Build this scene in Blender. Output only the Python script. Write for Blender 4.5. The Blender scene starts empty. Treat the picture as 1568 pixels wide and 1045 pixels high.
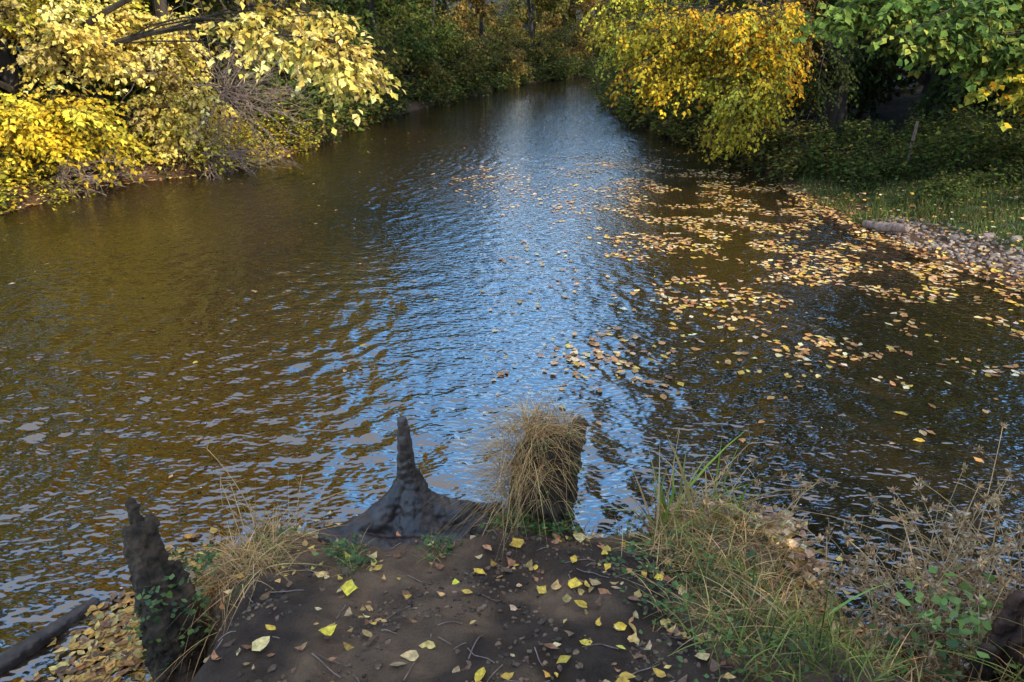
import bpy, math, numpy as np
from math import radians
rng=np.random.default_rng(11)
scene=bpy.context.scene
S=np.array([.60,-.60,.52]); S/=np.linalg.norm(S)

# ------------------------------------------------------------ helpers
def sm(t):
    t=np.clip(t,0,1); return t*t*(3-2*t)
def hsh(ix,iy,s):
    n=(ix*374761393+iy*668265263+s*974634777)&0xffffffff
    n=((n^(n>>13))*1274126177)&0xffffffff
    return ((n^(n>>16))&0xffff)/65535.0
def vn(x,y,s=1.0,seed=0):
    x=np.asarray(x,float)/s; y=np.asarray(y,float)/s
    ix=np.floor(x).astype(np.int64); iy=np.floor(y).astype(np.int64)
    fx=x-ix; fy=y-iy; fx=fx*fx*fx*(fx*(fx*6-15)+10); fy=fy*fy*fy*(fy*(fy*6-15)+10)
    a=hsh(ix,iy,seed); b=hsh(ix+1,iy,seed); c=hsh(ix,iy+1,seed); d=hsh(ix+1,iy+1,seed)
    return (a*(1-fx)+b*fx)*(1-fy)+(c*(1-fx)+d*fx)*fy
def fbm(x,y,s=1.0,seed=0,o=3):
    r=0;a=1;t=0
    for i in range(o):
        r=r+a*vn(x,y,s/2**i,seed+i*7); t+=a; a*=.5
    return r/t
def nrm(v):
    return v/np.maximum(np.linalg.norm(v,axis=-1,keepdims=True),1e-9)
def U(a,b,n=None): return rng.uniform(a,b,n)

class MB:
    def __init__(s): s.V=[];s.F=[];s.C=[];s.M=[];s.n=0
    def add(s,V,F,col,mat=0):
        V=np.asarray(V,float).reshape(-1,3); F=np.asarray(F,np.int64).reshape(-1,4)
        col=np.asarray(col,float)
        if col.ndim==1: col=np.tile(col[:3],(len(F),1))
        s.V.append(V); s.F.append(F+s.n); s.C.append(col[:,:3]); s.M.append(np.full(len(F),mat,np.int32)); s.n+=len(V)
    def mesh(s,name,mats,smooth=False):
        V=np.concatenate(s.V);F=np.concatenate(s.F);C=np.concatenate(s.C);M=np.concatenate(s.M)
        me=bpy.data.meshes.new(name)
        me.vertices.add(len(V)); me.vertices.foreach_set('co',V.astype(np.float32).ravel())
        me.loops.add(len(F)*4); me.loops.foreach_set('vertex_index',F.astype(np.int32).ravel())
        me.polygons.add(len(F)); me.polygons.foreach_set('loop_start',(np.arange(len(F))*4).astype(np.int32))
        me.polygons.foreach_set('material_index',M)
        me.polygons.foreach_set('use_smooth',np.full(len(F),smooth))
        at=me.attributes.new('Col','FLOAT_COLOR','FACE')
        c4=np.ones((len(F),4),np.float32); c4[:,:3]=C; at.data.foreach_set('color',c4.ravel())
        for m in mats: me.materials.append(m)
        me.update(calc_edges=True)
        return me
    def obj(s,name,mats,smooth=False):
        o=bpy.data.objects.new(name,s.mesh(name,mats,smooth)); scene.collection.objects.link(o); return o

def tubes(mb,P,R,sides,col,mat):
    P=np.asarray(P,float); R=np.asarray(R,float)
    if P.ndim==2: P=P[None]; R=R[None]
    N,K,_=P.shape
    T=nrm(np.gradient(P,axis=1)); mt=nrm(T.mean(1))
    ax=np.where(np.abs(mt[:,2:3])>.8,np.array([[1.,0,0]]),np.array([[0,0,1.]]))
    ref=nrm(np.cross(mt,ax))[:,None,:]
    u=nrm(ref-(ref*T).sum(-1,keepdims=True)*T); v=np.cross(T,u)
    a=np.arange(sides)*2*math.pi/sides
    ca=np.cos(a)[None,None,:,None]; sa=np.sin(a)[None,None,:,None]
    V=P[:,:,None,:]+R[:,:,None,None]*(ca*u[:,:,None,:]+sa*v[:,:,None,:])
    idx=np.arange(N*K*sides).reshape(N,K,sides)
    nx=np.roll(idx,-1,axis=2)
    F=np.stack([idx[:,:-1],nx[:,:-1],nx[:,1:],idx[:,1:]],-1).reshape(-1,4)
    mb.add(V,F,col,mat)

def kites(mb,pos,d,n,size,w,col,mat=0):
    d=nrm(d); sd=nrm(np.cross(d,n)); n=np.cross(sd,d)
    L=size[:,None]; w=w[:,None] if isinstance(w,np.ndarray) else w
    a=pos; t=pos+d*L-n*L*.12
    l=pos+d*L*.42+sd*L*w+n*L*.08; r=pos+d*L*.42-sd*L*w+n*L*.08
    V=np.stack([a,l,t,r],1); F=np.arange(len(pos)*4).reshape(-1,4)
    mb.add(V,F,col,mat)

def leaf12(mb,pos,d,n,size,col,mat=0,wid=.36,curl=.25):
    N=len(pos); d=nrm(d); sd=nrm(np.cross(d,n)); n=np.cross(sd,d)
    ts=np.array([0,.22,.5,.78,1.]); ws=np.array([.03,.72,1.,.5,.02])*wid
    cu=U(-.3,1,N)*curl; fo=U(-.1,.5,N)*.5; asym=U(-.12,.12,N); wv=U(.65,1.15,N)
    V=np.zeros((N,5,3,3))
    for i,(t,w) in enumerate(zip(ts,ws)):
        c=pos+d*(size*t)[:,None]+n*(size*cu*4*(t-.5)**2*.5)[:,None]+sd*(size*asym*math.sin(t*3.1))[:,None]
        for j,s in enumerate((-1,0,1)):
            wj=w*wv*U(.7,1.25,N)
            V[:,i,j]=c+sd*(size*wj*s)[:,None]+n*(size*wj*fo*abs(s))[:,None]+(d*(size*U(-.05,.05,N)*abs(s))[:,None])
    idx=np.arange(N*15).reshape(N,5,3)
    F=np.stack([idx[:,:-1,:-1],idx[:,:-1,1:],idx[:,1:,1:],idx[:,1:,:-1]],-1).reshape(-1,4)
    mb.add(V,F,np.repeat(col,8,axis=0),mat)

def pal(P,n,j=.2):
    P=np.asarray(P,float); c=P[rng.integers(0,len(P),n)]
    return np.clip(c*(1+rng.normal(0,j,(n,1)))*(1+rng.normal(0,.05,(n,3))),.004,.9)

def blades(mb,base,az,L,w,lean,droop,col,mat=0,K=6):
    N=len(base); t=np.linspace(0,1,K)[None,:]
    h=np.stack([np.cos(az),np.sin(az),0*az],-1)
    hor=(L*lean)[:,None]*t+(L*droop)[:,None]*t**2*.9
    ver=L[:,None]*(t*np.sqrt(np.clip(1-lean**2,0.05,1))[:,None]-droop[:,None]*t**2*.9)
    P=base[:,None,:]+h[:,None,:]*hor[:,:,None]+np.array([0,0,1.])*ver[:,:,None]
    ta=az+U(-1,1,N); sd=np.stack([-np.sin(ta),np.cos(ta),0*ta],-1)[:,None,:]
    ww=(w[:,None]*np.clip(1.15-t**1.7*1.12,.03,1))[:,:,None]
    V=np.stack([P-sd*ww,P+sd*ww],2)
    idx=np.arange(N*K*2).reshape(N,K,2)
    F=np.stack([idx[:,:-1,0],idx[:,:-1,1],idx[:,1:,1],idx[:,1:,0]],-1).reshape(-1,4)
    mb.add(V,F,np.repeat(col,K-1,axis=0),mat)
    return P

# ------------------------------------------------------------ materials
def newmat(name):
    m=bpy.data.materials.new(name); m.use_nodes=True; nt=m.node_tree; nt.nodes.clear()
    return m,nt,nt.nodes,nt.links
def N_(nd,t,**k):
    n=nd.new(t)
    for a,b in k.items(): setattr(n,a,b)
    return n
def leafmat(name,tr=.35,rough=.5,noise=False,gloss=True):
    m,nt,nd,lk=newmat(name)
    out=nd.new('ShaderNodeOutputMaterial'); at=N_(nd,'ShaderNodeAttribute',attribute_name='Col')
    c=at.outputs['Color']
    if noise:
        geo=nd.new('ShaderNodeNewGeometry')
        nz=nd.new('ShaderNodeTexNoise'); nz.inputs['Scale'].default_value=45; nz.inputs['Detail'].default_value=4; lk.new(geo.outputs['Position'],nz.inputs['Vector'])
        mr=nd.new('ShaderNodeMapRange'); mr.inputs['From Min'].default_value=.3; mr.inputs['From Max'].default_value=.7; mr.inputs['To Min'].default_value=.5; mr.inputs['To Max'].default_value=1.3
        lk.new(nz.outputs['Fac'],mr.inputs['Value'])
        mul=N_(nd,'ShaderNodeVectorMath',operation='SCALE'); lk.new(c,mul.inputs[0]); lk.new(mr.outputs[0],mul.inputs['Scale']); c=mul.outputs[0]
    if gloss:
        p=nd.new('ShaderNodeBsdfPrincipled'); p.inputs['Roughness'].default_value=rough
        p.inputs['Specular IOR Level'].default_value=.35; lk.new(c,p.inputs['Base Color'])
    else:
        p=nd.new('ShaderNodeBsdfDiffuse'); lk.new(c,p.inputs['Color'])
    if tr>0:
        t=nd.new('ShaderNodeBsdfTranslucent'); mx=nd.new('ShaderNodeMixShader'); mx.inputs[0].default_value=tr
        lk.new(c,t.inputs['Color'])
        lk.new(p.outputs[0],mx.inputs[1]); lk.new(t.outputs[0],mx.inputs[2]); lk.new(mx.outputs[0],out.inputs['Surface'])
    else: lk.new(p.outputs[0],out.inputs['Surface'])
    return m
def solid(name,c1,c2,scale=8,stretch=(1,1,.2),rough=.8,bump=.6,dist=.02,spec=.3,det=6):
    m,nt,nd,lk=newmat(name)
    out=nd.new('ShaderNodeOutputMaterial'); tc=nd.new('ShaderNodeTexCoord')
    mp=nd.new('ShaderNodeMapping'); mp.inputs['Scale'].default_value=stretch; lk.new(tc.outputs['Object'],mp.inputs['Vector'])
    nz=nd.new('ShaderNodeTexNoise'); nz.inputs['Scale'].default_value=scale; nz.inputs['Detail'].default_value=det; nz.inputs['Roughness'].default_value=.65
    lk.new(mp.outputs[0],nz.inputs['Vector'])
    cr=nd.new('ShaderNodeValToRGB'); cr.color_ramp.elements[0].position=.35; cr.color_ramp.elements[1].position=.7
    cr.color_ramp.elements[0].color=(*c1,1); cr.color_ramp.elements[1].color=(*c2,1)
    lk.new(nz.outputs['Fac'],cr.inputs[0])
    p=nd.new('ShaderNodeBsdfPrincipled'); p.inputs['Roughness'].default_value=rough; p.inputs['Specular IOR Level'].default_value=spec
    if bump>0:
        b=nd.new('ShaderNodeBump'); b.inputs['Strength'].default_value=bump; b.inputs['Distance'].default_value=dist
        lk.new(nz.outputs['Fac'],b.inputs['Height']); lk.new(b.outputs[0],p.inputs['Normal'])
    lk.new(cr.outputs[0],p.inputs['Base Color']); lk.new(p.outputs[0],out.inputs['Surface'])
    return m
LEAF=leafmat('foliage_leaf',.30,gloss=False); PLANT=leafmat('green_plant',.3,.4); DRY=leafmat('dry_plant',.2,.7,gloss=False); GLEAF=leafmat('fallen_leaf',.12,.45,True)
BARK=solid('bark',(.02,.016,.012),(.07,.055,.042),6,bump=0,det=2)
WOOD=solid('wet_wood',(.016,.012,.011),(.085,.060,.048),8,(1,1,.14),.42,.9,.02,.5)
ROT=solid('rotten_wood',(.014,.011,.006),(.10,.065,.038),12,(1,1,.12),.85,1,.04)
RED=solid('reddish_wood',(.03,.015,.01),(.13,.06,.035),14,(1,1,.12),.7,1,.02)
STONE=leafmat('stone',0,.75,True)

# ground
m,nt,nd,lk=newmat('ground_soil'); GROUND=m
out=nd.new('ShaderNodeOutputMaterial'); at=N_(nd,'ShaderNodeAttribute',attribute_name='Col'); geo=nd.new('ShaderNodeNewGeometry')
n1=nd.new('ShaderNodeTexNoise'); n1.inputs['Scale'].default_value=5; n1.inputs['Detail'].default_value=9; n1.inputs['Roughness'].default_value=.68
n2=nd.new('ShaderNodeTexNoise'); n2.inputs['Scale'].default_value=60; n2.inputs['Detail'].default_value=4; n2.inputs['Roughness'].default_value=.7
for n in (n1,n2): lk.new(geo.outputs['Position'],n.inputs['Vector'])
mr=nd.new('ShaderNodeMapRange'); mr.inputs['From Min'].default_value=.3; mr.inputs['From Max'].default_value=.7; mr.inputs['To Min'].default_value=.5; mr.inputs['To Max'].default_value=1.5; lk.new(n1.outputs['Fac'],mr.inputs['Value'])
ml=N_(nd,'ShaderNodeVectorMath',operation='SCALE'); lk.new(at.outputs['Color'],ml.inputs[0]); lk.new(mr.outputs[0],ml.inputs['Scale'])
p=nd.new('ShaderNodeBsdfPrincipled'); lk.new(ml.outputs[0],p.inputs['Base Color']); p.inputs['Specular IOR Level'].default_value=.25
r2=nd.new('ShaderNodeMapRange'); r2.inputs['From Min'].default_value=.3; r2.inputs['From Max'].default_value=.65; r2.inputs['To Min'].default_value=.5; r2.inputs['To Max'].default_value=.95; lk.new(n1.outputs['Fac'],r2.inputs['Value']); lk.new(r2.outputs[0],p.inputs['Roughness'])
ad=N_(nd,'ShaderNodeMath',operation='MULTIPLY_ADD'); ad.inputs[1].default_value=3.5; lk.new(n1.outputs['Fac'],ad.inputs[0]); lk.new(n2.outputs['Fac'],ad.inputs[2])
b=nd.new('ShaderNodeBump'); b.inputs['Strength'].default_value=1; b.inputs['Distance'].default_value=.022; lk.new(ad.outputs[0],b.inputs['Height']); lk.new(b.outputs[0],p.inputs['Normal'])
lk.new(p.outputs[0],out.inputs['Surface'])

# water
m,nt,nd,lk=newmat('river_water'); WATER=m
out=nd.new('ShaderNodeOutputMaterial'); geo=nd.new('ShaderNodeNewGeometry')
mp=nd.new('ShaderNodeMapping'); mp.inputs['Scale'].default_value=(.8,1.5,1); mp.inputs['Rotation'].default_value=(0,0,.3); lk.new(geo.outputs['Position'],mp.inputs['Vector'])
n=nd.new('ShaderNodeTexNoise'); n.noise_dimensions='2D'; n.inputs['Scale'].default_value=12; n.inputs['Detail'].default_value=1; lk.new(mp.outputs[0],n.inputs['Vector'])
b=nd.new('ShaderNodeBump'); b.inputs['Strength'].default_value=1; b.inputs['Distance'].default_value=.012; lk.new(n.outputs['Fac'],b.inputs['Height'])
df=nd.new('ShaderNodeBsdfDiffuse'); df.inputs['Color'].default_value=(.026,.016,.006,1)
gl=nd.new('ShaderNodeBsdfGlossy'); gl.inputs['Roughness'].default_value=.02; gl.inputs['Color'].default_value=(1,1,1,1); lk.new(b.outputs[0],gl.inputs['Normal'])
fr=nd.new('ShaderNodeFresnel'); fr.inputs['IOR'].default_value=2.5; lk.new(b.outputs[0],fr.inputs['Normal'])
dp=N_(nd,'ShaderNodeAttribute',attribute_name='depth')
tp=nd.new('ShaderNodeBsdfTransparent'); tp.inputs['Color'].default_value=(.75,.62,.42,1)
m1=nd.new('ShaderNodeMixShader'); lk.new(dp.outputs['Fac'],m1.inputs[0]); lk.new(tp.outputs[0],m1.inputs[1]); lk.new(df.outputs[0],m1.inputs[2])
m2=nd.new('ShaderNodeMixShader'); lk.new(fr.outputs[0],m2.inputs[0]); lk.new(m1.outputs[0],m2.inputs[1]); lk.new(gl.outputs[0],m2.inputs[2])
lk.new(m2.outputs[0],out.inputs['Surface'])

# ------------------------------------------------------------ terrain
WP=np.array([(-90,-22),(-30,-8),(-6,-1),(-3,1),(-1.72,1.5),(-1.66,2.3),(-1.85,3.0),(-1.5,3.38),(-.95,3.3),(-.5,3.45),(0,3.55),(.4,3.4),(.9,3.5),(1.5,3.68),(1.75,3.2),(1.55,2.6),(1.8,2.25),(2.4,2.45),(4,2.0),(7,2.5),(9.5,5),(8.5,7),(6.6,8.2),(6.1,9.7),(5.75,11),(5.75,13.8),(6.2,16.3),(5.3,24),(4.6,34),(7.2,50),(12.5,62),(30,76),(90,95),(90,106),(30,87),(14,74),(6.5,62),(.4,50),(-3.9,34),(-5.8,26),(-6.1,20.3),(-6.8,16.9),(-9.0,15.1),(-9.5,12.4),(-14,9.5),(-30,4),(-90,-6)],float)
def sdist(x,y):
    x=np.asarray(x,float);y=np.asarray(y,float)
    best=np.full(x.shape,1e9); ins=np.zeros(x.shape,bool)
    n=len(WP)
    for i in range(n):
        ax,ay=WP[i]; bx,by=WP[(i+1)%n]
        dx,dy=bx-ax,by-ay
        t=np.clip(((x-ax)*dx+(y-ay)*dy)/(dx*dx+dy*dy),0,1)
        best=np.minimum(best,(x-ax-t*dx)**2+(y-ay-t*dy)**2)
        c=((ay>y)!=(by>y))
        xi=ax+(y-ay)/(dy if abs(dy)>1e-9 else 1e-9)*dx
        ins^=(c&(x<xi))
    return np.sqrt(best)*np.where(ins,-1,1)
def height(x,y,sdv=None):
    x=np.asarray(x,float);y=np.asarray(y,float)
    d=sdist(x,y) if sdv is None else sdv
    d=d+(fbm(x,y,.5,3)-.5)*.22*sm((np.abs(d)+.0)/.1+.4)
    wf=sm((6-y)/1.0)
    zf=.22*sm(d/.16)+sm(d/.5)*(.08+.29*np.clip(3.35-y,0,2.6))
    zf=zf+sm(d/.1)*((fbm(x,y,.35,5)-.5)*.17+(fbm(x,y,.09,9,2)-.5)*.05)
    lf=sm((1-x)/2)
    zl=.22*sm(d/.4)+.11*np.clip(d,0,12)
    zr=.02+.085*np.clip(d,0,14)+.12*sm((d-.9)/1.0)
    zg=lf*zl+(1-lf)*zr+9*sm((d-7)/35)+sm(d/.6)*(fbm(x,y,1.3,20)-.5)*.22
    land=wf*zf+(1-wf)*zg
    wat=-.9*sm(-d/1.6)-.03*sm(-d/.05)
    return np.where(d>0,land,wat)
def axis(fine0,fine1,fs,mid0,mid1,ms,f0,f1):
    a=list(np.arange(fine0,fine1,fs)); b=list(np.arange(fine1,mid1,ms)); c=list(np.arange(mid0,fine0,ms))
    def geo(s,e,st):
        r=[];v=s
        while abs(v-s)<abs(e-s): r.append(v); v+=st*(1+abs(v-s)*.12)*(1 if e>s else -1)
        r.append(e); return r
    return np.array(sorted(set(np.round(c+a+b+geo(mid1,f1,ms*2)+geo(mid0-ms,f0,ms*2),4))))
xs=axis(-2.6,2.6,.021,-14,14,.16,-150,150); ys=axis(1.4,4.0,.021,-6,32,.16,-80,220)
X,Y=np.meshgrid(xs,ys); SD=sdist(X,Y); Z=height(X,Y,SD)
mb=MB(); ny,nx=X.shape; idx=np.arange(nx*ny).reshape(ny,nx)
F=np.stack([idx[:-1,:-1],idx[:-1,1:],idx[1:,1:],idx[1:,:-1]],-1).reshape(-1,4)
fx=(X[:-1,:-1]+X[1:,1:]).ravel()/2; fy=(Y[:-1,:-1]+Y[1:,1:]).ravel()/2; fd=((SD[:-1,:-1]+SD[1:,1:])/2).ravel()
def mixc(a,b,t): return a*(1-t[:,None])+b*t[:,None]
mud=np.array([.175,.108,.062]); dmud=np.array([.06,.038,.024]); litter=np.array([.09,.05,.025]); green=np.array([.04,.06,.02]); dark=np.array([.03,.024,.014])
nn=fbm(fx,fy,.6,31)
col=mixc(np.tile(mud,(len(fx),1)),np.tile(dmud,(len(fx),1)),sm((nn-.43)/.2))
far=sm((fy-5)/1.5)
cf=mixc(np.tile(litter,(len(fx),1)),np.tile(dark,(len(fx),1)),sm((fd-.6)/1.0+(nn-.5)))
gr=sm((fd-.9)/.4)*sm((fx-5)/1)*sm((17.5-fy)/2)
cf=mixc(cf,np.tile(green,(len(fx),1)),gr)
col=mixc(col,cf,far)
col=mixc(col,np.tile([.06,.04,.02],(len(fx),1)),(fd<0)*1.0)
mb.add(np.stack([X,Y,Z],-1),F,col,0)
mb.obj('ground',[GROUND],True)

# water sheet with real ripples
def grow(s,e,st0,r):
    out=[s];v=s;st=st0
    while v<e: st=min(st*r,3.0); v+=st; out.append(v)
    return out
wyl=[-30,-20,-12,-7,-3,0]+list(np.arange(1,9,.030))+grow(9,130,.032,1.0085)
wxl=list(np.arange(-6.5,6.5,.033)); g=grow(6.5,95,.036,1.03); wxl=sorted([-v for v in g[1:]]+wxl+g)
wx=np.array(wxl);wy=np.array(wyl)
X,Y=np.meshgrid(wx,wy); 
SX=np.gradient(wx)[None,:]*np.ones_like(Y); SY=np.gradient(wy)[:,None]*np.ones_like(X)
# swirl of the current past the stumps: warped coordinates
wxp=X+.9*(vn(X,Y,2.3,90)-.5)+.55*(vn(X,Y,1.3,91)-.5)+.25*(vn(X,Y,.6,92)-.5); wyp=Y+.8*(vn(X,Y,2.1,95)-.5)+.5*(vn(X,Y,1.2,93)-.5)+.22*(vn(X,Y,.55,94)-.5)
Hh=np.zeros_like(X)
calm=.55+.7*sm((fbm(X,.7*Y,2.6,300,2)-.32)/.3)
for gidx in range(7):
    mask=.2+1.5*sm((fbm(X+.4*Y,Y,1.4+.35*gidx,200+gidx,2)-.3)/.4)
    acc=np.zeros_like(X)
    for j in range(7):
        lam=.10*2**(U(0,2.3)); th=math.pi/2+.2+rng.normal(0,.85)
        kx,ky=math.cos(th)*2*math.pi/lam,math.sin(th)*2*math.pi/lam
        att=sm((lam/(np.abs(math.cos(th))*SX+np.abs(math.sin(th))*SY)-2.4)/2)
        acc+=att*.020*(lam/.2)**-.2*lam/(2*math.pi)*np.sin(kx*wxp+ky*wyp+U(0,6.28))
    Hh+=acc*mask
Hh*=calm
D=np.clip(-height(X,Y),0,2); ny,nx=X.shape; idx=np.arange(nx*ny).reshape(ny,nx)
F=np.stack([idx[:-1,:-1],idx[:-1,1:],idx[1:,1:],idx[1:,:-1]],-1).reshape(-1,4)
mb=MB(); mb.add(np.stack([X,Y,Hh],-1),F,[.05,.04,.02],0); wo=mb.obj('river_water',[WATER],True)
da=wo.data.attributes.new('depth','FLOAT','POINT'); da.data.foreach_set('value',(1-np.exp(-D*5.5)).astype(np.float32).ravel())

# ------------------------------------------------------------ trees
YEL=[(.84,.58,.04),(.88,.64,.08),(.74,.52,.04),(.50,.44,.05)]
CREAM=[(.90,.72,.28),(.90,.68,.18),(.86,.62,.12),(.66,.56,.13)]
YG=[(.42,.40,.05),(.58,.48,.05),(.30,.32,.05),(.70,.50,.05)]
AMB=[(.88,.57,.03),(.86,.62,.05),(.78,.48,.03)]
GRN=[(.10,.15,.035),(.14,.18,.04),(.08,.12,.03),(.20,.20,.045)]
LGR=[(.15,.24,.05),(.21,.29,.06),(.11,.18,.045),(.32,.32,.06)]
DGR=[(.045,.07,.022),(.06,.085,.025),(.08,.10,.03)]
OLI=[(.16,.16,.04),(.22,.18,.04),(.11,.13,.04),(.28,.20,.05)]
RUST=[(.32,.20,.06),(.27,.18,.05),(.38,.25,.06),(.20,.15,.05)]
GOLD=[(.76,.48,.03),(.62,.46,.04),(.44,.40,.05),(.70,.36,.03),(.32,.32,.05)]
def tree_mb(base,H,tr,blobs,leaf=.11,lean=(0,0),twigs=16,lpt=11,droop=.3,twl=.75,wid=.36,face=.55):
    """blobs: (cx,cy,cz,rx,ry,rz,nclumps,palette[,leafscale])"""
    mb=MB(); base=np.array(base,float); K=12; t=np.linspace(0,1,K)
    tp=base+np.stack([lean[0]*t**1.5+.25*np.sin(t*7+base[0]),lean[1]*t**1.5+.2*np.cos(t*6+base[1]),H*t-.3],-1)
    trad=tr*(1-t*.85); trad[0]*=1.35
    tubes(mb,tp,trad,9,[.1,.1,.1],1)
    for bl in blobs:
        cx,cy,cz,rx,ry,rz,nc,P=bl[:8]; ls=leaf*(bl[8] if len(bl)>8 else 1)
        c=np.array([cx,cy,cz]); r=np.array([rx,ry,rz])
        dist=np.linalg.norm((c-base)[:2]); ta=np.clip((cz-.45*dist-base[2])/H,.12,.93)
        p0=np.array([np.interp(ta,t,tp[:,k]) for k in range(3)])
        k=np.linspace(0,1,12)[:,None]; mid=(p0+c)/2+np.array([0,0,.16*np.linalg.norm(c-p0)])
        limb=(1-k)**2*p0+2*k*(1-k)*mid+k*k*c
        limb+=np.sin(k*9+cx)*np.array([.1,.12,.08])*k
        lr=np.linspace(max(.03,tr*.4*(1-ta)+.02),.014,12)
        tubes(mb,limb,lr,6,[.1,.1,.1],1)
        dirs=nrm(rng.normal(0,1,(nc,3))); cc=c+dirs*r*(U(0,1,(nc,1))**.45)
        s=U(.35,1,nc); sidx=s*11
        st=np.stack([np.interp(sidx,np.arange(12),limb[:,q]) for q in range(3)],-1)
        kk=np.linspace(0,1,7)[None,:,None]; L=np.linalg.norm(cc-st,axis=1)[:,None,None]
        md=(st+cc)[:,None,:]/2+np.array([0,0,.18])*L+rng.normal(0,.06,(nc,1,3))*L
        br=(1-kk)**2*st[:,None]+2*kk*(1-kk)*md+kk*kk*cc[:,None]
        tubes(mb,br,np.linspace(.018,.006,7)[None]*np.ones((nc,1)),4,[.1,.1,.1],1)
        bd=nrm(br[:,-1]-br[:,-3]); ct=np.array(P)
        ci=rng.integers(0,len(ct),nc); cb=U(.58,1.2,nc)
        n=nc*twigs; w=np.repeat(np.arange(nc),twigs)
        q=U(.45,1,n)*6; q0=np.floor(q).astype(int).clip(0,5); fq=(q-q0)[:,None]
        ts=br[w,q0]*(1-fq)+br[w,q0+1]*fq
        rd=rng.normal(0,1,(n,3)); rd[:,2]*=.45
        td=nrm(bd[w]*.5+nrm(rd)*.9+np.array([0,0,-droop]))
        tl=U(.5,1.2,n)*twl
        k4=np.linspace(0,1,4)[None,:,None]
        TP=ts[:,None]+td[:,None]*tl[:,None,None]*k4+np.array([0,0,-1])*(tl*U(.05,.35,n)*(.5+droop))[:,None,None]*k4**2
        tubes(mb,TP,np.linspace(.005,.0015,4)[None]*np.ones((n,1)),3,[.1,.1,.1],1)
        N=n*lpt; wi=np.repeat(np.arange(n),lpt)
        q=U(.1,1,N)*3; q0=np.floor(q).astype(int).clip(0,2); fq=(q-q0)[:,None]
        lp=TP[wi,q0]*(1-fq)+TP[wi,q0+1]*fq
        sd=nrm(np.cross(td[wi],np.array([0,0,1.])))*np.where(rng.random(N)<.5,-1,1)[:,None]
        ld=td[wi]*.5+sd*.9+rng.normal(0,.35,(N,3))+np.array([0,0,-.45])
        ln=np.array([0,0,.8])+face*S+rng.normal(0,.5,(N,3))
        alt=rng.random(N)<.3
        cidx=np.where(alt,rng.integers(0,len(ct),N),ci[w[wi]])
        colr=ct[cidx]*(cb[w[wi]]*(1+rng.normal(0,.16,N)))[:,None]
        kites(mb,lp+sd*.02,ld,ln,ls*U(.55,1.2,N),wid*U(.8,1.2,N),np.clip(colr,.004,.9),0)
    return mb
def tree(name,*a,**k): return tree_mb(*a,**k).obj(name,[LEAF,BARK])

# near left bank
tree('maple_tree',(-11.3,16.2,.6),13,.2,[
 (-9.2,14.3,1.3,1.7,1.1,.9,32,YEL),(-11.2,12.9,2.6,2.4,1.5,1.7,36,YG),(-9.0,15.2,3.0,1.5,1.2,1.1,24,CREAM),(-10.5,15,4.6,3,2.5,1.4,30,YG),
 (-10.2,16.5,7.2,3.6,3,2.0,54,AMB,2.0),(-10.6,17,10,3.4,3.4,2.2,50,AMB,2.3),(-11,17,13,2.6,2.6,1.6,22,AMB,2.2),
 (-4.3,13.9,4.2,.8,.5,.3,6,CREAM,1.25),(-2.85,13.4,2.9,.62,.5,.8,16,CREAM,1.25)],lean=(1,-.5),leaf=.12)
tree('maple_tree.001',(-8.9,19.6,.6),15,.22,[
 (-7.9,16.7,1.3,1.2,1.0,1.0,32,CREAM),(-8.2,17.2,2.9,1.2,1.1,1.0,28,CREAM),(-9.6,17.8,3.0,1.5,1.2,1.7,24,YG),
 (-7.2,20.8,6.8,2.2,2.6,1.8,60,AMB,2.2),(-7.4,21.0,10,2.6,3.0,2.4,70,AMB,2.5),(-8.0,21,13.2,2.5,2.4,2.0,34,AMB,2.4)],lean=(.8,-.3),leaf=.12)
tree('hazel_tree',(-14.5,13,.8),11,.16,[
 (-12.3,11.6,1.5,2.4,1.4,1.4,44,YEL),(-13.5,12.5,4,3,2.5,1.8,34,LGR),(-12.2,10.4,.9,1.8,.9,.8,26,YG),(-14,14,7,3.4,3,2.2,36,YEL,1.8),(-14.5,14.5,10.5,3.0,3,2.2,32,YG,2.1)],leaf=.115)
# right bank
tree('beech_tree',(9.2,20.5,.6),18,.3,[
 (3.7,17.6,2.6,1.3,1.4,1.5,40,GOLD),(5.0,16.4,1.7,.9,1.0,1.0,28,YG),(5.2,16.3,3.2,1.1,1.2,1.0,26,GOLD),(3.1,19.4,3.4,1.1,1.5,1.3,28,YG),(5.9,17.4,2.0,.8,.8,1.1,16,GOLD),(6.6,18.2,3.6,1.1,1.0,1.0,16,RUST),(7.8,18.6,2.6,1.0,1.0,1.4,16,DGR),
 (5.8,19,7,2.8,3,2.4,44,GOLD,1.8),(6.2,19,11,3.2,3.4,2.6,54,OLI,2.2),(6.6,19.5,15,3.2,3,2.6,46,OLI,2.2)],lean=(-.8,-.4),droop=.75,leaf=.105,twigs=18,lpt=12)
tree('sycamore_tree',(12.3,15.4,1.1),17,.24,[
 (5.9,12.7,3.4,.8,.7,.2,10,LGR),(7.1,12.4,3.15,1.1,.8,.3,18,LGR),(8.4,12.4,2.8,1.2,.9,.4,22,LGR),(9.9,12.2,2.5,1.5,1.0,.5,26,LGR),(11.0,12.0,2.9,1.3,1.0,.6,20,LGR),(8.6,12.0,2.2,1.0,.7,.25,9,GOLD),(8.8,13.4,3.7,2,1.3,.5,20,LGR),(11.2,12.6,1.8,1.3,1,.5,18,LGR),
 (11.8,17.4,7.5,3.4,2.4,2.2,46,DGR,2),(11.6,17.4,11.5,3.6,2.6,2.4,46,GRN,2.1),(11.8,17.2,15.5,3.4,2.6,2.4,40,GRN,2.1)],lean=(-.3,.3),droop=.15,leaf=.14,wid=.42,twl=.6)

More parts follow.
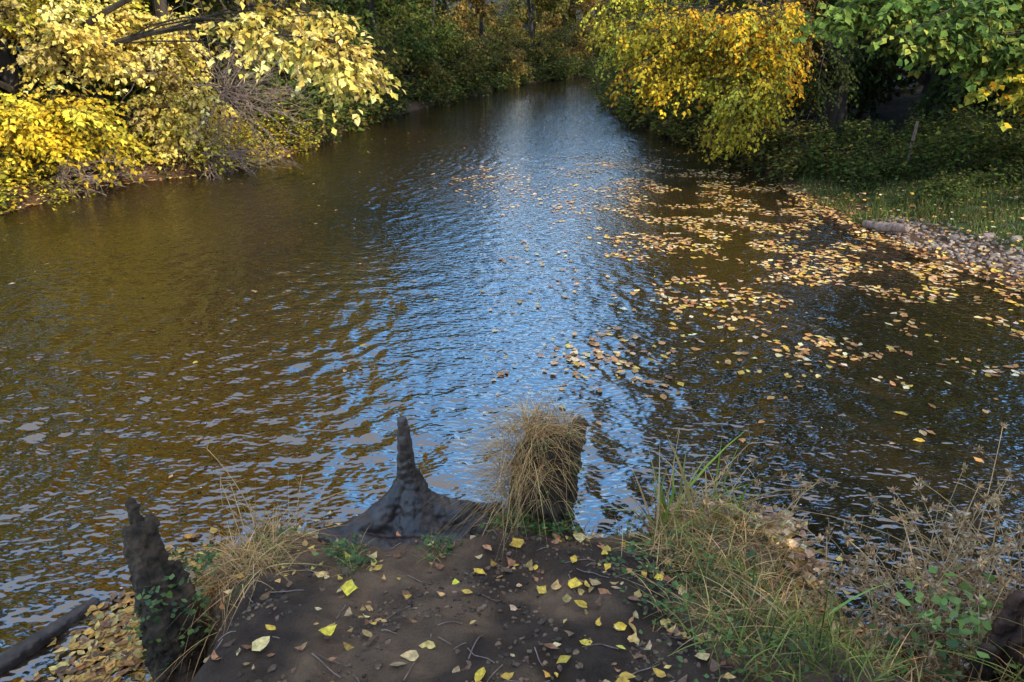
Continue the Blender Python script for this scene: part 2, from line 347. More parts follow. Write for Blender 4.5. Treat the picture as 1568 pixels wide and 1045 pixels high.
# distant woodland: a few shared tree meshes
def generic(P,P2,low=1.0,R=3.6):
    b=[]
    for i in range(9):
        a=i*2.4; b.append((math.cos(a)*R*.6,math.sin(a)*R*.6,low+i*.28,R*.5,R*.5,1.2,12,P if i%3 else P2))
    b+=[(1.2,.5,6,R*.8,R*.8,2.2,24,P,1.6),(-1,-.6,8.5,R*.75,R*.75,2.2,22,P2,1.6),(.3,.2,11.3,R*.6,R*.6,2,18,P,1.6)]
    return tree_mb((0,0,-.3),12.5,.22,b,leaf=.18,twigs=12,lpt=9,droop=.5,twl=.95,face=0).mesh('woodland_tree_mesh',[LEAF,BARK])
MG=generic(GRN,OLI); MO=generic(OLI,GRN); MR=generic(RUST,OLI); MD=generic(DGR,DGR)
def put(me,name,x,y,s=1.0,zs=1.0,rot=None):
    o=bpy.data.objects.new(name,me); scene.collection.objects.link(o)
    o.location=(x,y,float(height(x,y))); o.scale=(s,s,s*zs); o.rotation_euler=(0,0,U(0,6.28) if rot is None else rot)
for me,nm,x,y,s in [
 (MG,'alder_tree',-8.4,24.6,1.0),(MO,'alder_tree',-7.9,29.5,1.05),(MG,'alder_tree',-6.6,35,.95),(MO,'oak_tree',-4.2,41,1.0),(MG,'alder_tree',-7.8,41,1.1),(MR,'oak_tree',-1.8,48.5,.9),(MG,'alder_tree',-4.5,53,1.1),
 (MO,'oak_tree',1.4,57.5,.9),(MR,'oak_tree',4.4,64,.9),(MO,'oak_tree',8.6,71.5,.95),(MG,'oak_tree',14,79,1),(MR,'oak_tree',2,72,1.1),(MO,'oak_tree',-3,64,1.1),(MO,'oak_tree',22,87,1.1),(MR,'oak_tree',9,82,1.3),(MG,'oak_tree',15,92,1.4),(MO,'oak_tree',3,86,1.4),(MG,'oak_tree',23,98,1.4),(MG,'alder_tree',-9,56,1.5),
 (MD,'alder_tree',-13.5,22,1.45),(MD,'alder_tree',-14,29,1.3),(MD,'alder_tree',-12,37,1.1),(MD,'alder_tree',-18,18,1.45),(MG,'alder_tree',-19,12,1.3),
 (MO,'beech_tree',8.1,25.2,.95),(MG,'beech_tree',7.9,30.5,.95),(MR,'beech_tree',8.2,36.5,.9),(MO,'beech_tree',10.4,44.5,1.0),(MO,'beech_tree',14.2,54,1.0),(MG,'beech_tree',19,62,1.0),(MR,'beech_tree',27,70,1.1),
 (MD,'holly_tree',12,21,1.1),(MD,'holly_tree',15.5,18.5,1.4),(MD,'holly_tree',14,28,1.3),(MD,'holly_tree',14,36,1.1),(MG,'holly_tree',20,17,1.4),(MG,'holly_tree',16,44,1.1),
 (MG,'oak_tree',7.0,-3.6,1.0),(MG,'oak_tree',12,-3.0,1.0),(MO,'oak_tree',3.4,-6.6,1.1),(MG,'oak_tree',4.8,-1.8,.85)]:
    put(me,nm,x,y,s)

# ------------------------------------------------------------ shrubs / stems
def shrub(name,spots,P,leaf=.07,stems=18,hgt=1.2,spread=.6,lps=26,lean=.35):
    mb=MB()
    for (x,y,s) in spots:
        n=stems; bx=x+rng.normal(0,.22*s,n); by=y+rng.normal(0,.22*s,n); bz=np.maximum(height(bx,by),-.1)-.03
        az=U(0,6.28,n); L=U(.55,1.15,n)*hgt*s; ln=U(.05,lean,n)*2; K=6; t=np.linspace(0,1,K)
        h=np.stack([np.cos(az),np.sin(az),0*az],-1)
        P_=np.stack([bx,by,bz],-1)[:,None,:]+h[:,None]*(L*spread*ln*1.5)[:,None,None]*(t**1.5)[None,:,None]+np.array([0,0,1.])*(L[:,None]*(t-.25*ln[:,None]*t**2))[:,:,None]
        tubes(mb,P_,np.linspace(.006,.002,K)[None]*s*np.ones((n,1)),3,[.1,.1,.1],1)
        N=n*lps; w=np.repeat(np.arange(n),lps); q=U(.15,1,N)*(K-1); q0=np.floor(q).astype(int).clip(0,K-2); f=(q-q0)[:,None]
        lp=P_[w,q0]*(1-f)+P_[w,q0+1]*f; a=U(0,6.28,N)
        ld=np.stack([np.cos(a),np.sin(a),U(-.5,.3,N)],-1); lp=lp+ld*.05*s
        kites(mb,lp,ld,np.array([0,0,1.])+rng.normal(0,.35,(N,3)),leaf*s**.5*U(.5,1.2,N),.34*U(.8,1.2,N),pal(P,N,.25),0)
    return mb.obj(name,[LEAF,BARK])
def spots(n,x0,x1,y0,y1,smin,smax,dmin=.15,dmax=99):
    r=[]
    while len(r)<n:
        x=U(x0,x1,400);y=U(y0,y1,400);d=sdist(x,y);k=(d>dmin)&(d<dmax)
        r+=[(a,b,U(smin,smax)) for a,b in zip(x[k],y[k])]
    return r[:n]
shrub('nettle_undergrowth',spots(120,6.6,15,14.0,19,.6,1.2,.4),DGR+GRN,leaf=.11,stems=12,hgt=.9,lps=22)
shrub('nettle_undergrowth',spots(70,7.4,14,11.6,14.5,.4,.8,1.5),GRN+DGR,leaf=.09,stems=10,hgt=.7,lps=20)
shrub('bramble_bush',spots(80,-14,-6.0,10.5,22,.6,1.2,-.25,1.6),YG+YEL+OLI,leaf=.10,stems=13,hgt=.9,lps=20,lean=.5)
shrub('riverside_undergrowth',spots(46,4.8,8,15.5,24,.7,1.3,-.2,1.5),OLI+DGR,leaf=.13,stems=12,hgt=.9,lps=20,lean=.5)
shrub('riverside_undergrowth',spots(160,-10,16,20,64,1.1,2.0,-.4,1.4),OLI+DGR+GRN,leaf=.17,stems=12,hgt=1.0,lps=20,lean=.6)

# bare twiggy shrub on the left bank
mb=MB()
def twigbush(mb,c,n,R,col=(.12,.08,.06)):
    c=np.array(c); d=nrm(rng.normal(0,1,(n,3))+np.array([1.1,-.5,.25])); L=U(.5,1.2,n)*R; K=7; t=np.linspace(0,1,K)[None,:,None]
    P=c+rng.normal(0,.12,(n,1,3))+d[:,None]*L[:,None,None]*t+np.cumsum(rng.normal(0,.035,(n,K,3)),1)*R+np.array([0,0,-.15])*R*t**2
    tubes(mb,P,np.linspace(.014,.003,K)[None]*np.ones((n,1)),4,col,0)
    for r in range(2):
        m=n*4; w=rng.integers(0,n,m); q=rng.integers(2,K-1,m); s=P[w,q]; dd=nrm(d[w]+rng.normal(0,.7,(m,3))); l=U(.2,.6,m)*R*.6
        tt=np.linspace(0,1,5)[None,:,None]; Q=s[:,None]+dd[:,None]*l[:,None,None]*tt+np.cumsum(rng.normal(0,.02,(m,5,3)),1)*R
        tubes(mb,Q,np.linspace(.006,.002,5)[None]*np.ones((m,1)),3,col,0)
twigbush(mb,(-6.8,17.2,1.8),46,2.3); twigbush(mb,(-7.2,16.6,.5),30,1.6); twigbush(mb,(-9.2,14.2,.3),24,1.4); twigbush(mb,(-12,11.5,.4),24,1.5)
TW=solid('pale_twig',(.12,.08,.065),(.34,.25,.20),14,bump=0,det=2)
mb.obj('bare_shrub',[TW])

# ------------------------------------------------------------ grass right bank
def grassfield(name,n,x0,x1,y0,y1,Lr,w,P,dmin):
    x=U(x0,x1,n);y=U(y0,y1,n);d=sdist(x,y); k=(d>np.where(y>11.3,.25,dmin)+(fbm(x,y,.5,77)-.5)*.6)&(fbm(x,y,.25,78)>.36); x=x[k];y=y[k];n=len(x)
    mb=MB(); cc=pal(P,n,.3)*(.5+1.0*fbm(x,y,.8,15))[:,None]
    blades(mb,np.stack([x,y,height(x,y)-.01],-1),U(0,6.28,n),U(*Lr,n)*(.4+1.2*fbm(x,y,.5,9)),np.full(n,w)*U(.6,1.3,n),U(.05,.6,n),U(0,.5,n),cc,0,4)
    return mb.obj(name,[LEAF])
grassfield('bank_grass',60000,5.8,14,8.8,16,(.05,.2),.006,[(.11,.16,.04),(.14,.18,.045),(.24,.18,.08),(.07,.10,.03)],1.15)

# stones
def stones(name,x,y,z,r,P):
    g=np.linspace(-1,1,4); mb=MB()
    vs=[];fs=[];o=0
    for ax in range(3):
        for s in(-1,1):
            a,b=np.meshgrid(g,g); v=np.zeros((4,4,3)); v[...,ax]=s; v[...,(ax+1)%3]=a*(s); v[...,(ax+2)%3]=b
            i=np.arange(16).reshape(4,4)+o; o+=16
            vs.append(v.reshape(-1,3)); fs.append(np.stack([i[:-1,:-1],i[:-1,1:],i[1:,1:],i[1:,:-1]],-1).reshape(-1,4))
    v=np.concatenate(vs); v=v/np.linalg.norm(v,axis=1,keepdims=True)**.75; f=np.concatenate(fs); n=len(x)
    sc=np.stack([U(.6,1.3,n),U(.6,1.3,n),U(.35,.75,n)],-1)*r[:,None]
    V=v[None]*sc[:,None]; V*=1+.25*np.sin(v[None,:,0:1]*2.3+U(0,6,(n,1,1)))*np.cos(v[None,:,1:2]*2.1+U(0,6,(n,1,1)))
    a=U(0,6.28,n); c,s=np.cos(a)[:,None],np.sin(a)[:,None]
    W=np.stack([V[...,0]*c-V[...,1]*s,V[...,0]*s+V[...,1]*c,V[...,2]],-1)+np.stack([x,y,z],-1)[:,None]
    F=(f[None]+(np.arange(n)*len(v))[:,None,None]).reshape(-1,4)
    mb.add(W,F,np.repeat(pal(P,n,.25),len(f),axis=0),0); return mb.obj(name,[STONE],True)
x=U(5.6,10,5200);y=U(7,11.6,5200);d=sdist(x,y);k=(d>.3)&(d<1.25+(fbm(x,y,.6,4)-.5)*.7);x,y=x[k],y[k]
stones('gravel',x,y,height(x,y)+.003,U(.012,.045,len(x)),[(.20,.14,.11),(.27,.20,.16),(.13,.10,.08),(.32,.25,.20)])
x=np.array([6.35,6.9,7.3,7.5,8.0]);y=np.array([11.1,10.4,10.2,9.9,9.4])
stones('bank_rock',x,y,height(x,y)+.03,np.array([.12,.08,.1,.08,.11]),[(.24,.19,.16)])

# ------------------------------------------------------------ fallen / floating leaves
FALL=[(.66,.36,.12),(.78,.54,.24),(.54,.26,.09),(.80,.60,.36),(.44,.21,.08),(.78,.50,.08)]
def flatleaves(mb,x,y,z,size,P,tilt=.12,curl=.25,j=.22,wid=.33):
    n=len(x); a=U(0,6.28,n)
    leaf12(mb,np.stack([x,y,z],-1),np.stack([np.cos(a),np.sin(a),0*a],-1),np.array([0,0,1.])+rng.normal(0,tilt,(n,3)),size,pal(P,n,j),0,wid,curl)
BL=[(3.7,10.8,1.6,2.5,1.0),(4.6,8.7,1.2,.9,.9),(2.3,8.0,.8,.7,.7),(5.0,12.6,.9,1.8,.9),(.7,14.2,.7,1.3,.5),(1.1,6.3,.7,.45,.4),(.3,8.8,.4,1.2,.35),(.5,11,.5,1.0,.5),(3.4,6.5,1.1,.3,.5),(4.7,6.0,1.1,.3,.45),(2.9,17,1.8,1.8,.6),(4.2,15,1.4,1.4,.8),(5.8,7.4,.7,.7,.8),(5.8,9.6,.6,1.8,1.1)]
n=60000; x=U(-3,8.5,n);y=U(4.2,21,n); Dn=np.zeros(n)
for cx,cy,sx,sy,a in BL: Dn=np.maximum(Dn,a*np.exp(-.5*(((x-cx)/sx)**2+((y-cy)/sy)**2)))
Dn*=sm((x-(.9+.05*(y-7)))/.7+1.0*((y>12.5)|(y<7.2)|(x<.9)))
cl=fbm(x+.3*y,y*1.1,.6,51,3); k=(sdist(x,y)<-.02)&(rng.random(n)<.75*Dn*sm((cl-.47)/.12)); x,y=x[k],y[k]
mb=MB(); flatleaves(mb,x,y,U(.010,.016,len(x)),U(.045,.12,len(x)),FALL,.05,.1)
x=np.concatenate([rng.normal(-.55,.5,300),rng.normal(.15,.35,120),rng.normal(.75,.4,70),rng.normal(.25,.3,50)])
y=np.concatenate([rng.normal(16.0,1.0,300),rng.normal(13.8,.8,120),rng.normal(6.2,.35,70),rng.normal(9,1.2,50)])
k=fbm(x,y,.5,53)>.42;x,y=x[k],y[k]
flatleaves(mb,x,y,np.full(len(x),.013),U(.045,.12,len(x)),FALL,.05,.1)
n=1100; x=U(-9,8,n);y=U(3.5,30,n);k=(sdist(x,y)<-.05)&(rng.random(n)<np.where(x>-.5,.6,.16)); x,y=x[k],y[k]
flatleaves(mb,x,y,np.full(len(x),.012),U(.03,.09,len(x)),FALL,.05,.1)
n=1100; x=rng.normal(-2.10,.15,n);y=rng.normal(2.75,.36,n); k=(sdist(x,y)<.05)&(x>-2.75+(y-2.4)*.5)&(fbm(x,y,.2,8)>.4); x,y=x[k],y[k]
flatleaves(mb,x,y,np.maximum(height(x,y),0)+U(.006,.018,len(x)),U(.035,.08,len(x)),[(.55,.27,.06),(.6,.34,.07),(.30,.14,.05),(.6,.44,.14),(.18,.10,.05)],.12,.25)
n=190; x=U(-1.6,-.75,n);y=rng.normal(3.55,.09,n);k=sdist(x,y)<.02;x,y=x[k],y[k]
flatleaves(mb,x,y,U(.01,.03,len(x)),U(.03,.075,len(x)),[(.6,.48,.26),(.5,.38,.16),(.35,.24,.12),(.2,.12,.06)],.25,.4)
mb.obj('floating_leaves',[GLEAF])
n=600; x=U(-4,6,n);y=U(3,12,n);k=sdist(x,y)<-.05;x,y=x[k],y[k]
mb=MB(); flatleaves(mb,x,y,np.full(len(x),.010),U(.008,.02,len(x)),[(.6,.6,.58)],.02,.05); mb.obj('pale_flecks',[GLEAF])  # tiny pale flecks scattered over the nearer water

mb=MB()
n=12000; x=U(5.6,9.5,n);y=U(7,15,n);d=sdist(x,y);k=(d>-.05)&(rng.random(n)<.8*np.exp(-np.maximum(d-.1,0)/.28));x,y=x[k],y[k]
flatleaves(mb,x,y,np.maximum(height(x,y),0)+.02,U(.05,.11,len(x)),FALL+[(.62,.30,.08)],.3,.3)
n=900; x=U(6.5,13,n);y=U(9.5,15,n);k=sdist(x,y)>.8;x,y=x[k],y[k]
flatleaves(mb,x,y,height(x,y)+.06,U(.05,.1,len(x)),FALL,.4,.3)
n=18000; x=U(-15,-6,n);y=U(9,22,n);d=sdist(x,y);k=(d>-.1)&(d<2.0);x,y=x[k],y[k]
flatleaves(mb,x,y,np.maximum(height(x,y),0)+.02,U(.06,.12,len(x)),FALL,.3,.3)
n=560; x=U(-1.6,1.1,n);y=U(1.5,3.4,n);k=(sdist(x,y)>.08)&(rng.random(n)<.25+.75*(fbm(x,y,.4,8)>.52));x,y=x[k],y[k]
flatleaves(mb,x,y,height(x,y)+.012,U(.02,.072,len(x)),[(.60,.38,.12),(.76,.46,.07),(.66,.46,.22),(.42,.18,.08),(.28,.13,.06),(.66,.42,.13),(.16,.09,.05)],.25,.8,.3)
n=34; x=U(-1.2,1.0,n);y=U(1.7,3.2,n);k=sdist(x,y)>.1;x,y=x[k],y[k]
flatleaves(mb,x,y,height(x,y)+.016,U(.055,.09,len(x)),[(.88,.56,.05),(.80,.58,.24),(.82,.48,.07)],.2,.6,.2,.38)
n=620; x=rng.normal(1.72,.09,n);y=U(2.65,3.7,n);k=(x>1.5)&(fbm(x,y,.2,18)>.38);x,y=x[k],y[k]
flatleaves(mb,x,y,np.maximum(height(x,y),0)+U(.01,.14,len(x)),U(.035,.085,len(x)),[(.70,.44,.22),(.82,.58,.34),(.48,.27,.13),(.70,.46,.11),(.28,.17,.09)],.6,.8)
mb.obj('fallen_leaves',[GLEAF])

n=3600; x=U(-1.7,1.5,n);y=U(1.5,3.4,n);k=(sdist(x,y)>.05)&(fbm(x,y,.3,61)>.5);x,y=x[k],y[k]
stones('soil_crumbs',x,y,height(x,y)+.001,U(.003,.014,len(x)),[(.13,.08,.048),(.06,.040,.026),(.17,.11,.065)])
mb=MB(); n=90; x=U(-1.5,1.2,n);y=U(1.6,3.4,n);k=sdist(x,y)>.1;x,y=x[k],y[k];n=len(x);a=U(0,6.28,n);L=U(.04,.18,n);t=np.linspace(-.5,.5,5)
px=x[:,None]+np.cos(a)[:,None]*L[:,None]*t;py=y[:,None]+np.sin(a)[:,None]*L[:,None]*t
tubes(mb,np.stack([px,py,height(px,py)+.008],-1),np.full((n,5),.0025),4,[.1,.07,.05],0); mb.obj('fallen_twigs',[TW])

# ------------------------------------------------------------ stumps and driftwood
def organic(name,parts,mat,vox=.012,amp=.02,size=.08,sub=5):
    mb=MB()
    for P,R in parts:
        P=np.array(P,float);R=np.array(R,float)
        k=np.linspace(0,len(P)-1,(len(P)-1)*sub+1);i=np.arange(len(P))
        PP=np.stack([np.interp(k,i,P[:,q]) for q in range(3)],-1);RR=np.interp(k,i,R)
        for _ in range(3):
            PP[1:-1]=(PP[:-2]+2*PP[1:-1]+PP[2:])/4; RR[1:-1]=(RR[:-2]+2*RR[1:-1]+RR[2:])/4
        PP=np.concatenate([PP[:1],PP,PP[-1:]])
        RR=np.concatenate([[.002],RR,[.002]])
        tubes(mb,PP+np.linspace(0,1e-4,len(PP))[:,None],RR,14,[.05,.04,.03],0)
    o=mb.obj(name,[mat],True)
    r=o.modifiers.new('r','REMESH');r.mode='VOXEL';r.voxel_size=vox;r.use_smooth_shade=True
    s=o.modifiers.new('s','SMOOTH');s.iterations=2
    for q,(am,sz) in enumerate([(amp,size),(amp*.5,size*.35)]):
        tx=bpy.data.textures.new(name+'_t','CLOUDS');tx.noise_scale=sz;tx.noise_depth=2
        d=o.modifiers.new('d%d'%q,'DISPLACE');d.texture=tx;d.strength=am;d.mid_level=.5;d.texture_coords='GLOBAL'
    return o
organic('driftwood_root',[
 ([(-.645,3.46,.97),(-.64,3.45,.8),(-.63,3.44,.62),(-.60,3.42,.46),(-.57,3.37,.30),(-.55,3.3,.12)],[.034,.046,.062,.10,.17,.22]),
 ([(-.64,3.43,.62),(-.70,3.39,.44),(-.82,3.33,.31),(-.98,3.27,.26),(-1.15,3.24,.26)],[.03,.065,.09,.085,.05]),
 ([(-.74,3.36,.34),(-.76,3.33,.2),(-.76,3.3,.0)],[.08,.13,.14]),([(-.42,3.37,.32),(-.40,3.36,.2),(-.4,3.35,.0)],[.08,.13,.14]),
 ([(-.61,3.42,.56),(-.52,3.40,.42),(-.40,3.38,.34),(-.26,3.40,.31),(-.08,3.46,.31)],[.03,.065,.09,.085,.05]),
 ([(-1.14,3.24,.26),(-.85,3.15,.24),(-.58,3.10,.22),(-.32,3.18,.25),(-.12,3.36,.30)],[.06,.10,.13,.11,.06])],WOOD,.010,.04,.11)
organic('mossy_tree_stump',[
 ([(.16,3.5,-.3),(.18,3.52,.1),(.2,3.55,.45),(.24,3.58,.8)],[.22,.19,.16,.15]),
 ([(.30,3.5,-.2),(.31,3.52,.3),(.37,3.56,.7),(.42,3.58,.88)],[.10,.08,.065,.045]),
 ([(.06,3.5,-.1),(.07,3.5,.4),(.10,3.55,.74)],[.1,.09,.07])],ROT,.012,.06,.08)
organic('tree_stump',[
 ([(-1.66,2.42,-.1),(-1.72,2.50,.2),(-1.84,2.68,.5),(-1.93,2.82,.70)],[.13,.10,.085,.07]),
 ([(-1.88,2.74,.5),(-1.97,2.88,.82)],[.05,.022]),([(-1.80,2.72,.5),(-1.86,2.84,.76)],[.045,.018]),
 ([(-1.58,2.52,-.1),(-1.66,2.62,.25),(-1.76,2.76,.52)],[.1,.085,.035])],ROT,.010,.06,.07)
organic('wooden_post',[
 ([(2.20,2.30,.1),(2.24,2.32,.4),(2.28,2.33,.72)],[.05,.048,.035]),([(2.26,2.28,.1),(2.31,2.29,.5),(2.35,2.30,.80)],[.045,.04,.02])],RED,.01,.035,.05)
organic('wooden_post',[([(2.13,2.22,.1),(2.15,2.24,.38),(2.14,2.24,.5)],[.035,.035,.03])],ROT,.01,.03,.04)
organic('submerged_log',[([(-2.95,2.2,-.02),(-2.75,2.42,.01),(-2.55,2.72,.02),(-2.42,3.02,-.01)],[.05,.055,.05,.035])],WOOD,.01,.02,.05)
organic('fence_post',[([(8.7,15.3,.5),(8.7,15.3,1.0),(8.71,15.3,1.35)],[.04,.04,.035])],TW,.015,.01,.05)
organic('driftwood_plank',[([(5.95,11.35,.12),(6.1,11.0,.15),(6.3,10.65,.22)],[.06,.075,.07])],TW,.015,.03,.08)

# ------------------------------------------------------------ foreground plants
STRAW=[(.46,.28,.12),(.58,.39,.18),(.30,.17,.07),(.52,.34,.14)]
FG=[(.13,.18,.04),(.19,.23,.055),(.10,.13,.035),(.30,.27,.08)]
mb=MB()
def tuft(cx,cy,r,n,L,w,P,lean=(.1,.6),droop=(.1,.6),z=None,azc=None,azs=3.14):
    x=cx+rng.normal(0,r,n);y=cy+rng.normal(0,r,n);zz=(np.maximum(height(x,y),-.05)-.01) if z is None else z+rng.normal(0,.03,n)
    az=U(-3.14,3.14,n) if azc is None else azc+U(-azs,azs,n)
    blades(mb,np.stack([x,y,zz],-1),az,U(*L,n),U(.5,1.3,n)*w,U(*lean,n),U(*droop,n),pal(P,n,.3),0,6)
for i in range(62):
    cx,cy=U(.75,1.6),U(2.0,3.62)
    if sdist(cx,cy)<-.05: continue
    tuft(cx,cy,.08,36,(.08,.32),.0028,FG if rng.random()<.3 else STRAW,(.1,.9),(.3,1.2))
for i in range(10): tuft(U(.9,1.35),U(1.9,2.8),.08,30,(.1,.3),.003,FG)
for i in range(44):
    cx=U(-1.7,1.4)
    if -1.0<cx<-.1: continue
    tuft(cx,3.30+.12*math.sin(cx*3)+U(-.08,.06),.05,26,(.08,.24),.0025,STRAW if rng.random()<.7 else FG,(.1,.9),(.3,1.2))
for i in range(38): tuft(U(-1.85,-1.25),U(2.5,3.35),.06,30,(.1,.34),.0024,STRAW if rng.random()<.8 else FG,(.2,.9),(.5,1.3))
for i in range(16): tuft(.18+U(-.12,.16),3.56+U(-.1,.1),.03,30,(.12,.38),.002,STRAW,(.1,.8),(.5,1.3),z=.84)
for i in range(16): tuft(.02+U(-.06,.08),3.46+U(-.06,.06),.04,34,(.2,.42),.002,STRAW,(.1,.8),(.5,1.3),z=U(.2,.8),azc=3.4,azs=1.5)
for i in range(8): tuft(.2+U(-.12,.1),3.40,.04,20,(.1,.3),.002,STRAW,(.1,.8),(.8,1.4),z=U(.4,.85),azc=-1.6,azs=1.2)
tuft(.0,3.62,.07,60,(.3,.62),.0018,STRAW,(.02,.35),(0,.25))
tuft(-1.55,3.25,.12,40,(.3,.75),.0018,STRAW,(.05,.4),(0,.4)); tuft(-1.35,3.3,.1,26,(.2,.5),.0018,STRAW,(.05,.4),(0,.4))
for i in range(16): tuft(U(1.9,2.9),U(2.2,2.7),.1,30,(.15,.5),.0028,STRAW if rng.random()<.7 else FG,(.1,.8),(.2,1.1))
for cx,cy in [(-.9,2.95),(-.85,2.8),(-.42,3.0),(-.98,3.1)]: tuft(cx,cy,.04,40,(.05,.16),.002,STRAW+FG,(.1,.8),(.3,1.0))
mb.obj('grass_tufts',[DRY])
mb=MB()
tuft(1.02,3.55,.06,34,(.45,1.0),.013,[(.22,.34,.05),(.30,.38,.07),(.42,.40,.11)],(.05,.35),(.1,.65))
tuft(1.25,3.5,.08,22,(.35,.85),.010,[(.22,.30,.05),(.46,.34,.13)],(.05,.45),(.1,.6))
tuft(.92,3.45,.05,24,(.3,.8),.006,STRAW,(.05,.35),(.1,.5))
tuft(1.5,2.35,.1,18,(.3,.6),.008,[(.18,.30,.06),(.24,.36,.08)],(.1,.5),(.2,.8))
mb.obj('reed_clump',[PLANT])
mb=MB()
def weeds(cx,cy,n,L,r=.15,heads=True,lean=(.05,.5),azc=None):
    x=cx+rng.normal(0,r,n);y=cy+rng.normal(0,r,n);z=np.maximum(height(x,y),-.1)
    az=U(-3.14,3.14,n) if azc is None else azc+U(-1.2,1.2,n); l=U(*L,n);le=U(*lean,n);dr=U(.05,.9,n)
    K=9;t=np.linspace(0,1,K)[None]
    h=np.stack([np.cos(az),np.sin(az)],-1); hor=l[:,None]*(le[:,None]*t+dr[:,None]*t**2*.7); ver=l[:,None]*(t-dr[:,None]*t**2*.75)
    P=np.stack([x[:,None]+h[:,0:1]*hor,y[:,None]+h[:,1:2]*hor,z[:,None]+ver],-1)
    tubes(mb,P,np.linspace(.0048,.0018,K)[None]*np.ones((n,1)),4,(.60,.41,.21),0)
    m=n*5;w=rng.integers(0,n,m);q=rng.integers(3,K,m);s=P[w,q];d=nrm(rng.normal(0,1,(m,3))+np.array([0,0,.7]));ll=U(.05,.17,m);tt=np.linspace(0,1,4)[None,:,None]
    Q=s[:,None]+d[:,None]*ll[:,None,None]*tt-np.array([0,0,.04])*tt**2
    tubes(mb,Q,np.linspace(.0022,.0012,4)[None]*np.ones((m,1)),3,(.5,.33,.17),0)
    if heads:
        e=np.concatenate([P[:,-1],Q[:,-1][::2]]);k=20;E=np.repeat(e,k,axis=0);M_=len(E)
        d=nrm(rng.normal(0,1,(M_,3))+np.array([0,0,.6]))
        kites(mb,E,d,rng.normal(0,1,(M_,3)),U(.015,.045,M_),.18,pal([(.5,.33,.17),(.35,.22,.11),(.6,.45,.28)],M_),0)
weeds(2.25,2.75,36,(.5,1.0)); weeds(2.5,2.95,26,(.6,1.1),.2); weeds(1.95,2.6,24,(.3,.8),.15,True); weeds(2.8,2.7,30,(.6,1.1),.22); weeds(3.0,3.0,14,(.5,.9),.2)
weeds(1.7,2.75,22,(.3,.65),.12); weeds(1.05,3.5,14,(.3,.8),.12,False); weeds(1.35,3.45,14,(.3,.7),.15)
weeds(-1.6,3.25,12,(.4,.8),.1,False)
mb.obj('dead_weeds',[DRY])
mb=MB()
def herb(cx,cy,r,n,size,P,z0=None,zr=.08):
    x=cx+rng.normal(0,r,n);y=cy+rng.normal(0,r,n);z=(np.maximum(height(x,y),0) if z0 is None else z0)+U(0,zr,n)
    a=U(0,6.28,n)
    leaf12(mb,np.stack([x,y,z],-1),np.stack([np.cos(a),np.sin(a),U(-.3,.5,n)],-1),np.array([0,0,1.])+rng.normal(0,.4,(n,3)),size*U(.5,1.2,n),pal(P,n,.25),0,.42,.2)
IV=[(.08,.14,.035),(.12,.19,.045),(.05,.10,.03)]
for cx,cy,r,n in [(-.05,3.3,.09,150),(.12,3.35,.1,170),(.3,3.32,.08,120),(-.95,3.0,.06,90),(-.85,2.85,.05,70),(-.4,3.0,.05,60),(-1.5,3.2,.1,110),(-1.35,3.3,.08,80),(.7,2.75,.12,90),(.85,3.1,.15,160),(1.2,3.3,.2,180),(.75,2.4,.1,90),(1.0,2.1,.15,140),(1.2,2.6,.15,140)]:
    herb(cx,cy,r,n,.032,IV)
for i in range(16): herb(-1.70+U(-.12,.12),2.65+U(-.2,.3),.05,26,.035,IV,z0=U(.1,.6))
for i in range(20): herb(.18+U(-.15,.2),3.42+U(-.03,.1),.04,22,.028,IV,z0=U(.1,.85))
herb(2.15,2.45,.12,70,.06,[(.18,.30,.06),(.24,.36,.09)],z0=.35,zr=.2); herb(2.35,2.55,.15,50,.055,[(.16,.25,.06)],z0=.25,zr=.2); herb(1.9,2.3,.12,60,.05,IV,z0=.3,zr=.15)
mb.obj('ivy_and_herbs',[PLANT])

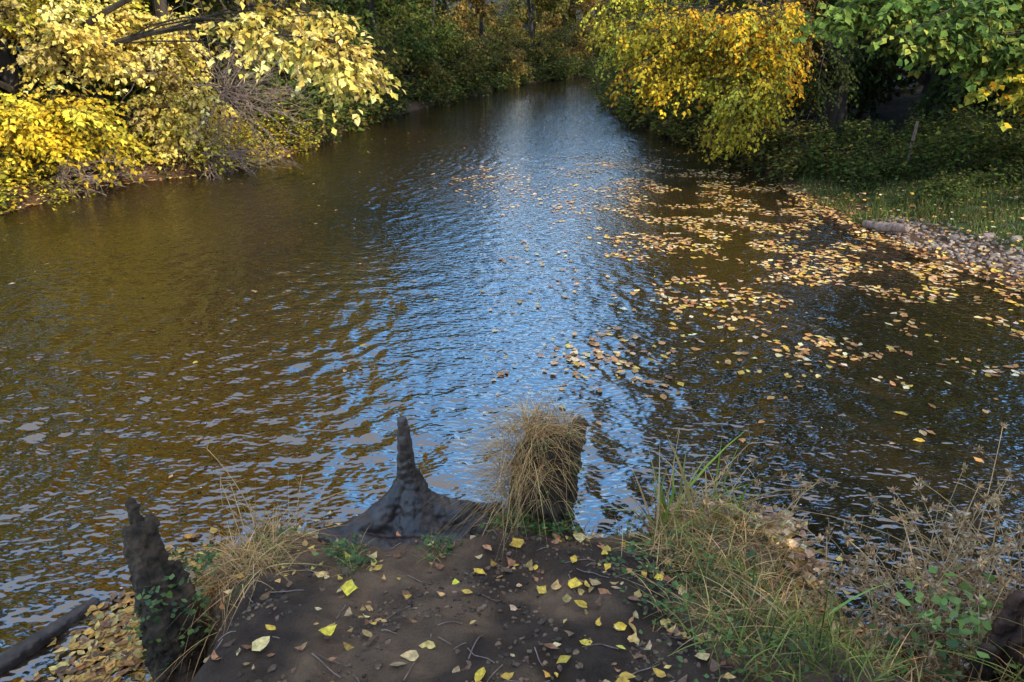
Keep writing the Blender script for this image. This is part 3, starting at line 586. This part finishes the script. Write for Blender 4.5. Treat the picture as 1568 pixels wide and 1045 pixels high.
# ------------------------------------------------------------ light, sky, camera
el=math.asin(S[2]); az=math.atan2(S[0],S[1])
w=bpy.data.worlds.new('World'); scene.world=w; w.use_nodes=True
nt=w.node_tree; nd=nt.nodes; lk=nt.links; bg=nd['Background']; sky=nd.new('ShaderNodeTexSky'); sky.sky_type='NISHITA'; sky.sun_disc=False
sky.sun_elevation=el; sky.sun_rotation=az; sky.air_density=1.0; sky.dust_density=1.5
# sky glow added to brighten water reflections: blue aloft, milky near the horizon
tc=nd.new('ShaderNodeTexCoord'); sp=nd.new('ShaderNodeSeparateXYZ'); lk.new(tc.outputs['Generated'],sp.inputs[0])
cr=nd.new('ShaderNodeValToRGB'); e=cr.color_ramp.elements
e[0].position=0.0; e[0].color=(.85,.85,.86,1); e[1].position=.8; e[1].color=(.40,.38,.38,1)
x_=e.new(.2); x_.color=(.85,.92,1.0,1); x_=e.new(.34); x_.color=(.26,.58,1.0,1); x_=e.new(.6); x_.color=(.10,.38,.85,1)
lk.new(sp.outputs['Z'],cr.inputs[0])
sc=N_(nd,'ShaderNodeVectorMath',operation='SCALE'); sc.inputs['Scale'].default_value=17.0; lk.new(cr.outputs[0],sc.inputs[0])
ad=N_(nd,'ShaderNodeVectorMath',operation='ADD'); lk.new(sky.outputs[0],ad.inputs[0]); lk.new(sc.outputs[0],ad.inputs[1])
lk.new(ad.outputs[0],bg.inputs['Color']); bg.inputs['Strength'].default_value=.15
ld=bpy.data.lights.new('sun','SUN'); ld.energy=5; ld.angle=radians(.5); ld.color=(1,.88,.66)
lo=bpy.data.objects.new('sun',ld); scene.collection.objects.link(lo)
from mathutils import Vector
lo.rotation_euler=Vector(S).to_track_quat('Z','Y').to_euler()
cam=bpy.data.cameras.new('camera'); cam.lens=24; cam.sensor_width=36; cam.clip_end=600; cam.clip_start=.05
co=bpy.data.objects.new('camera',cam); scene.collection.objects.link(co); co.location=(0,0,3); co.rotation_euler=(radians(66),0,0)
scene.camera=co
scene.view_settings.view_transform='Standard'; scene.view_settings.look='None'; scene.view_settings.exposure=0
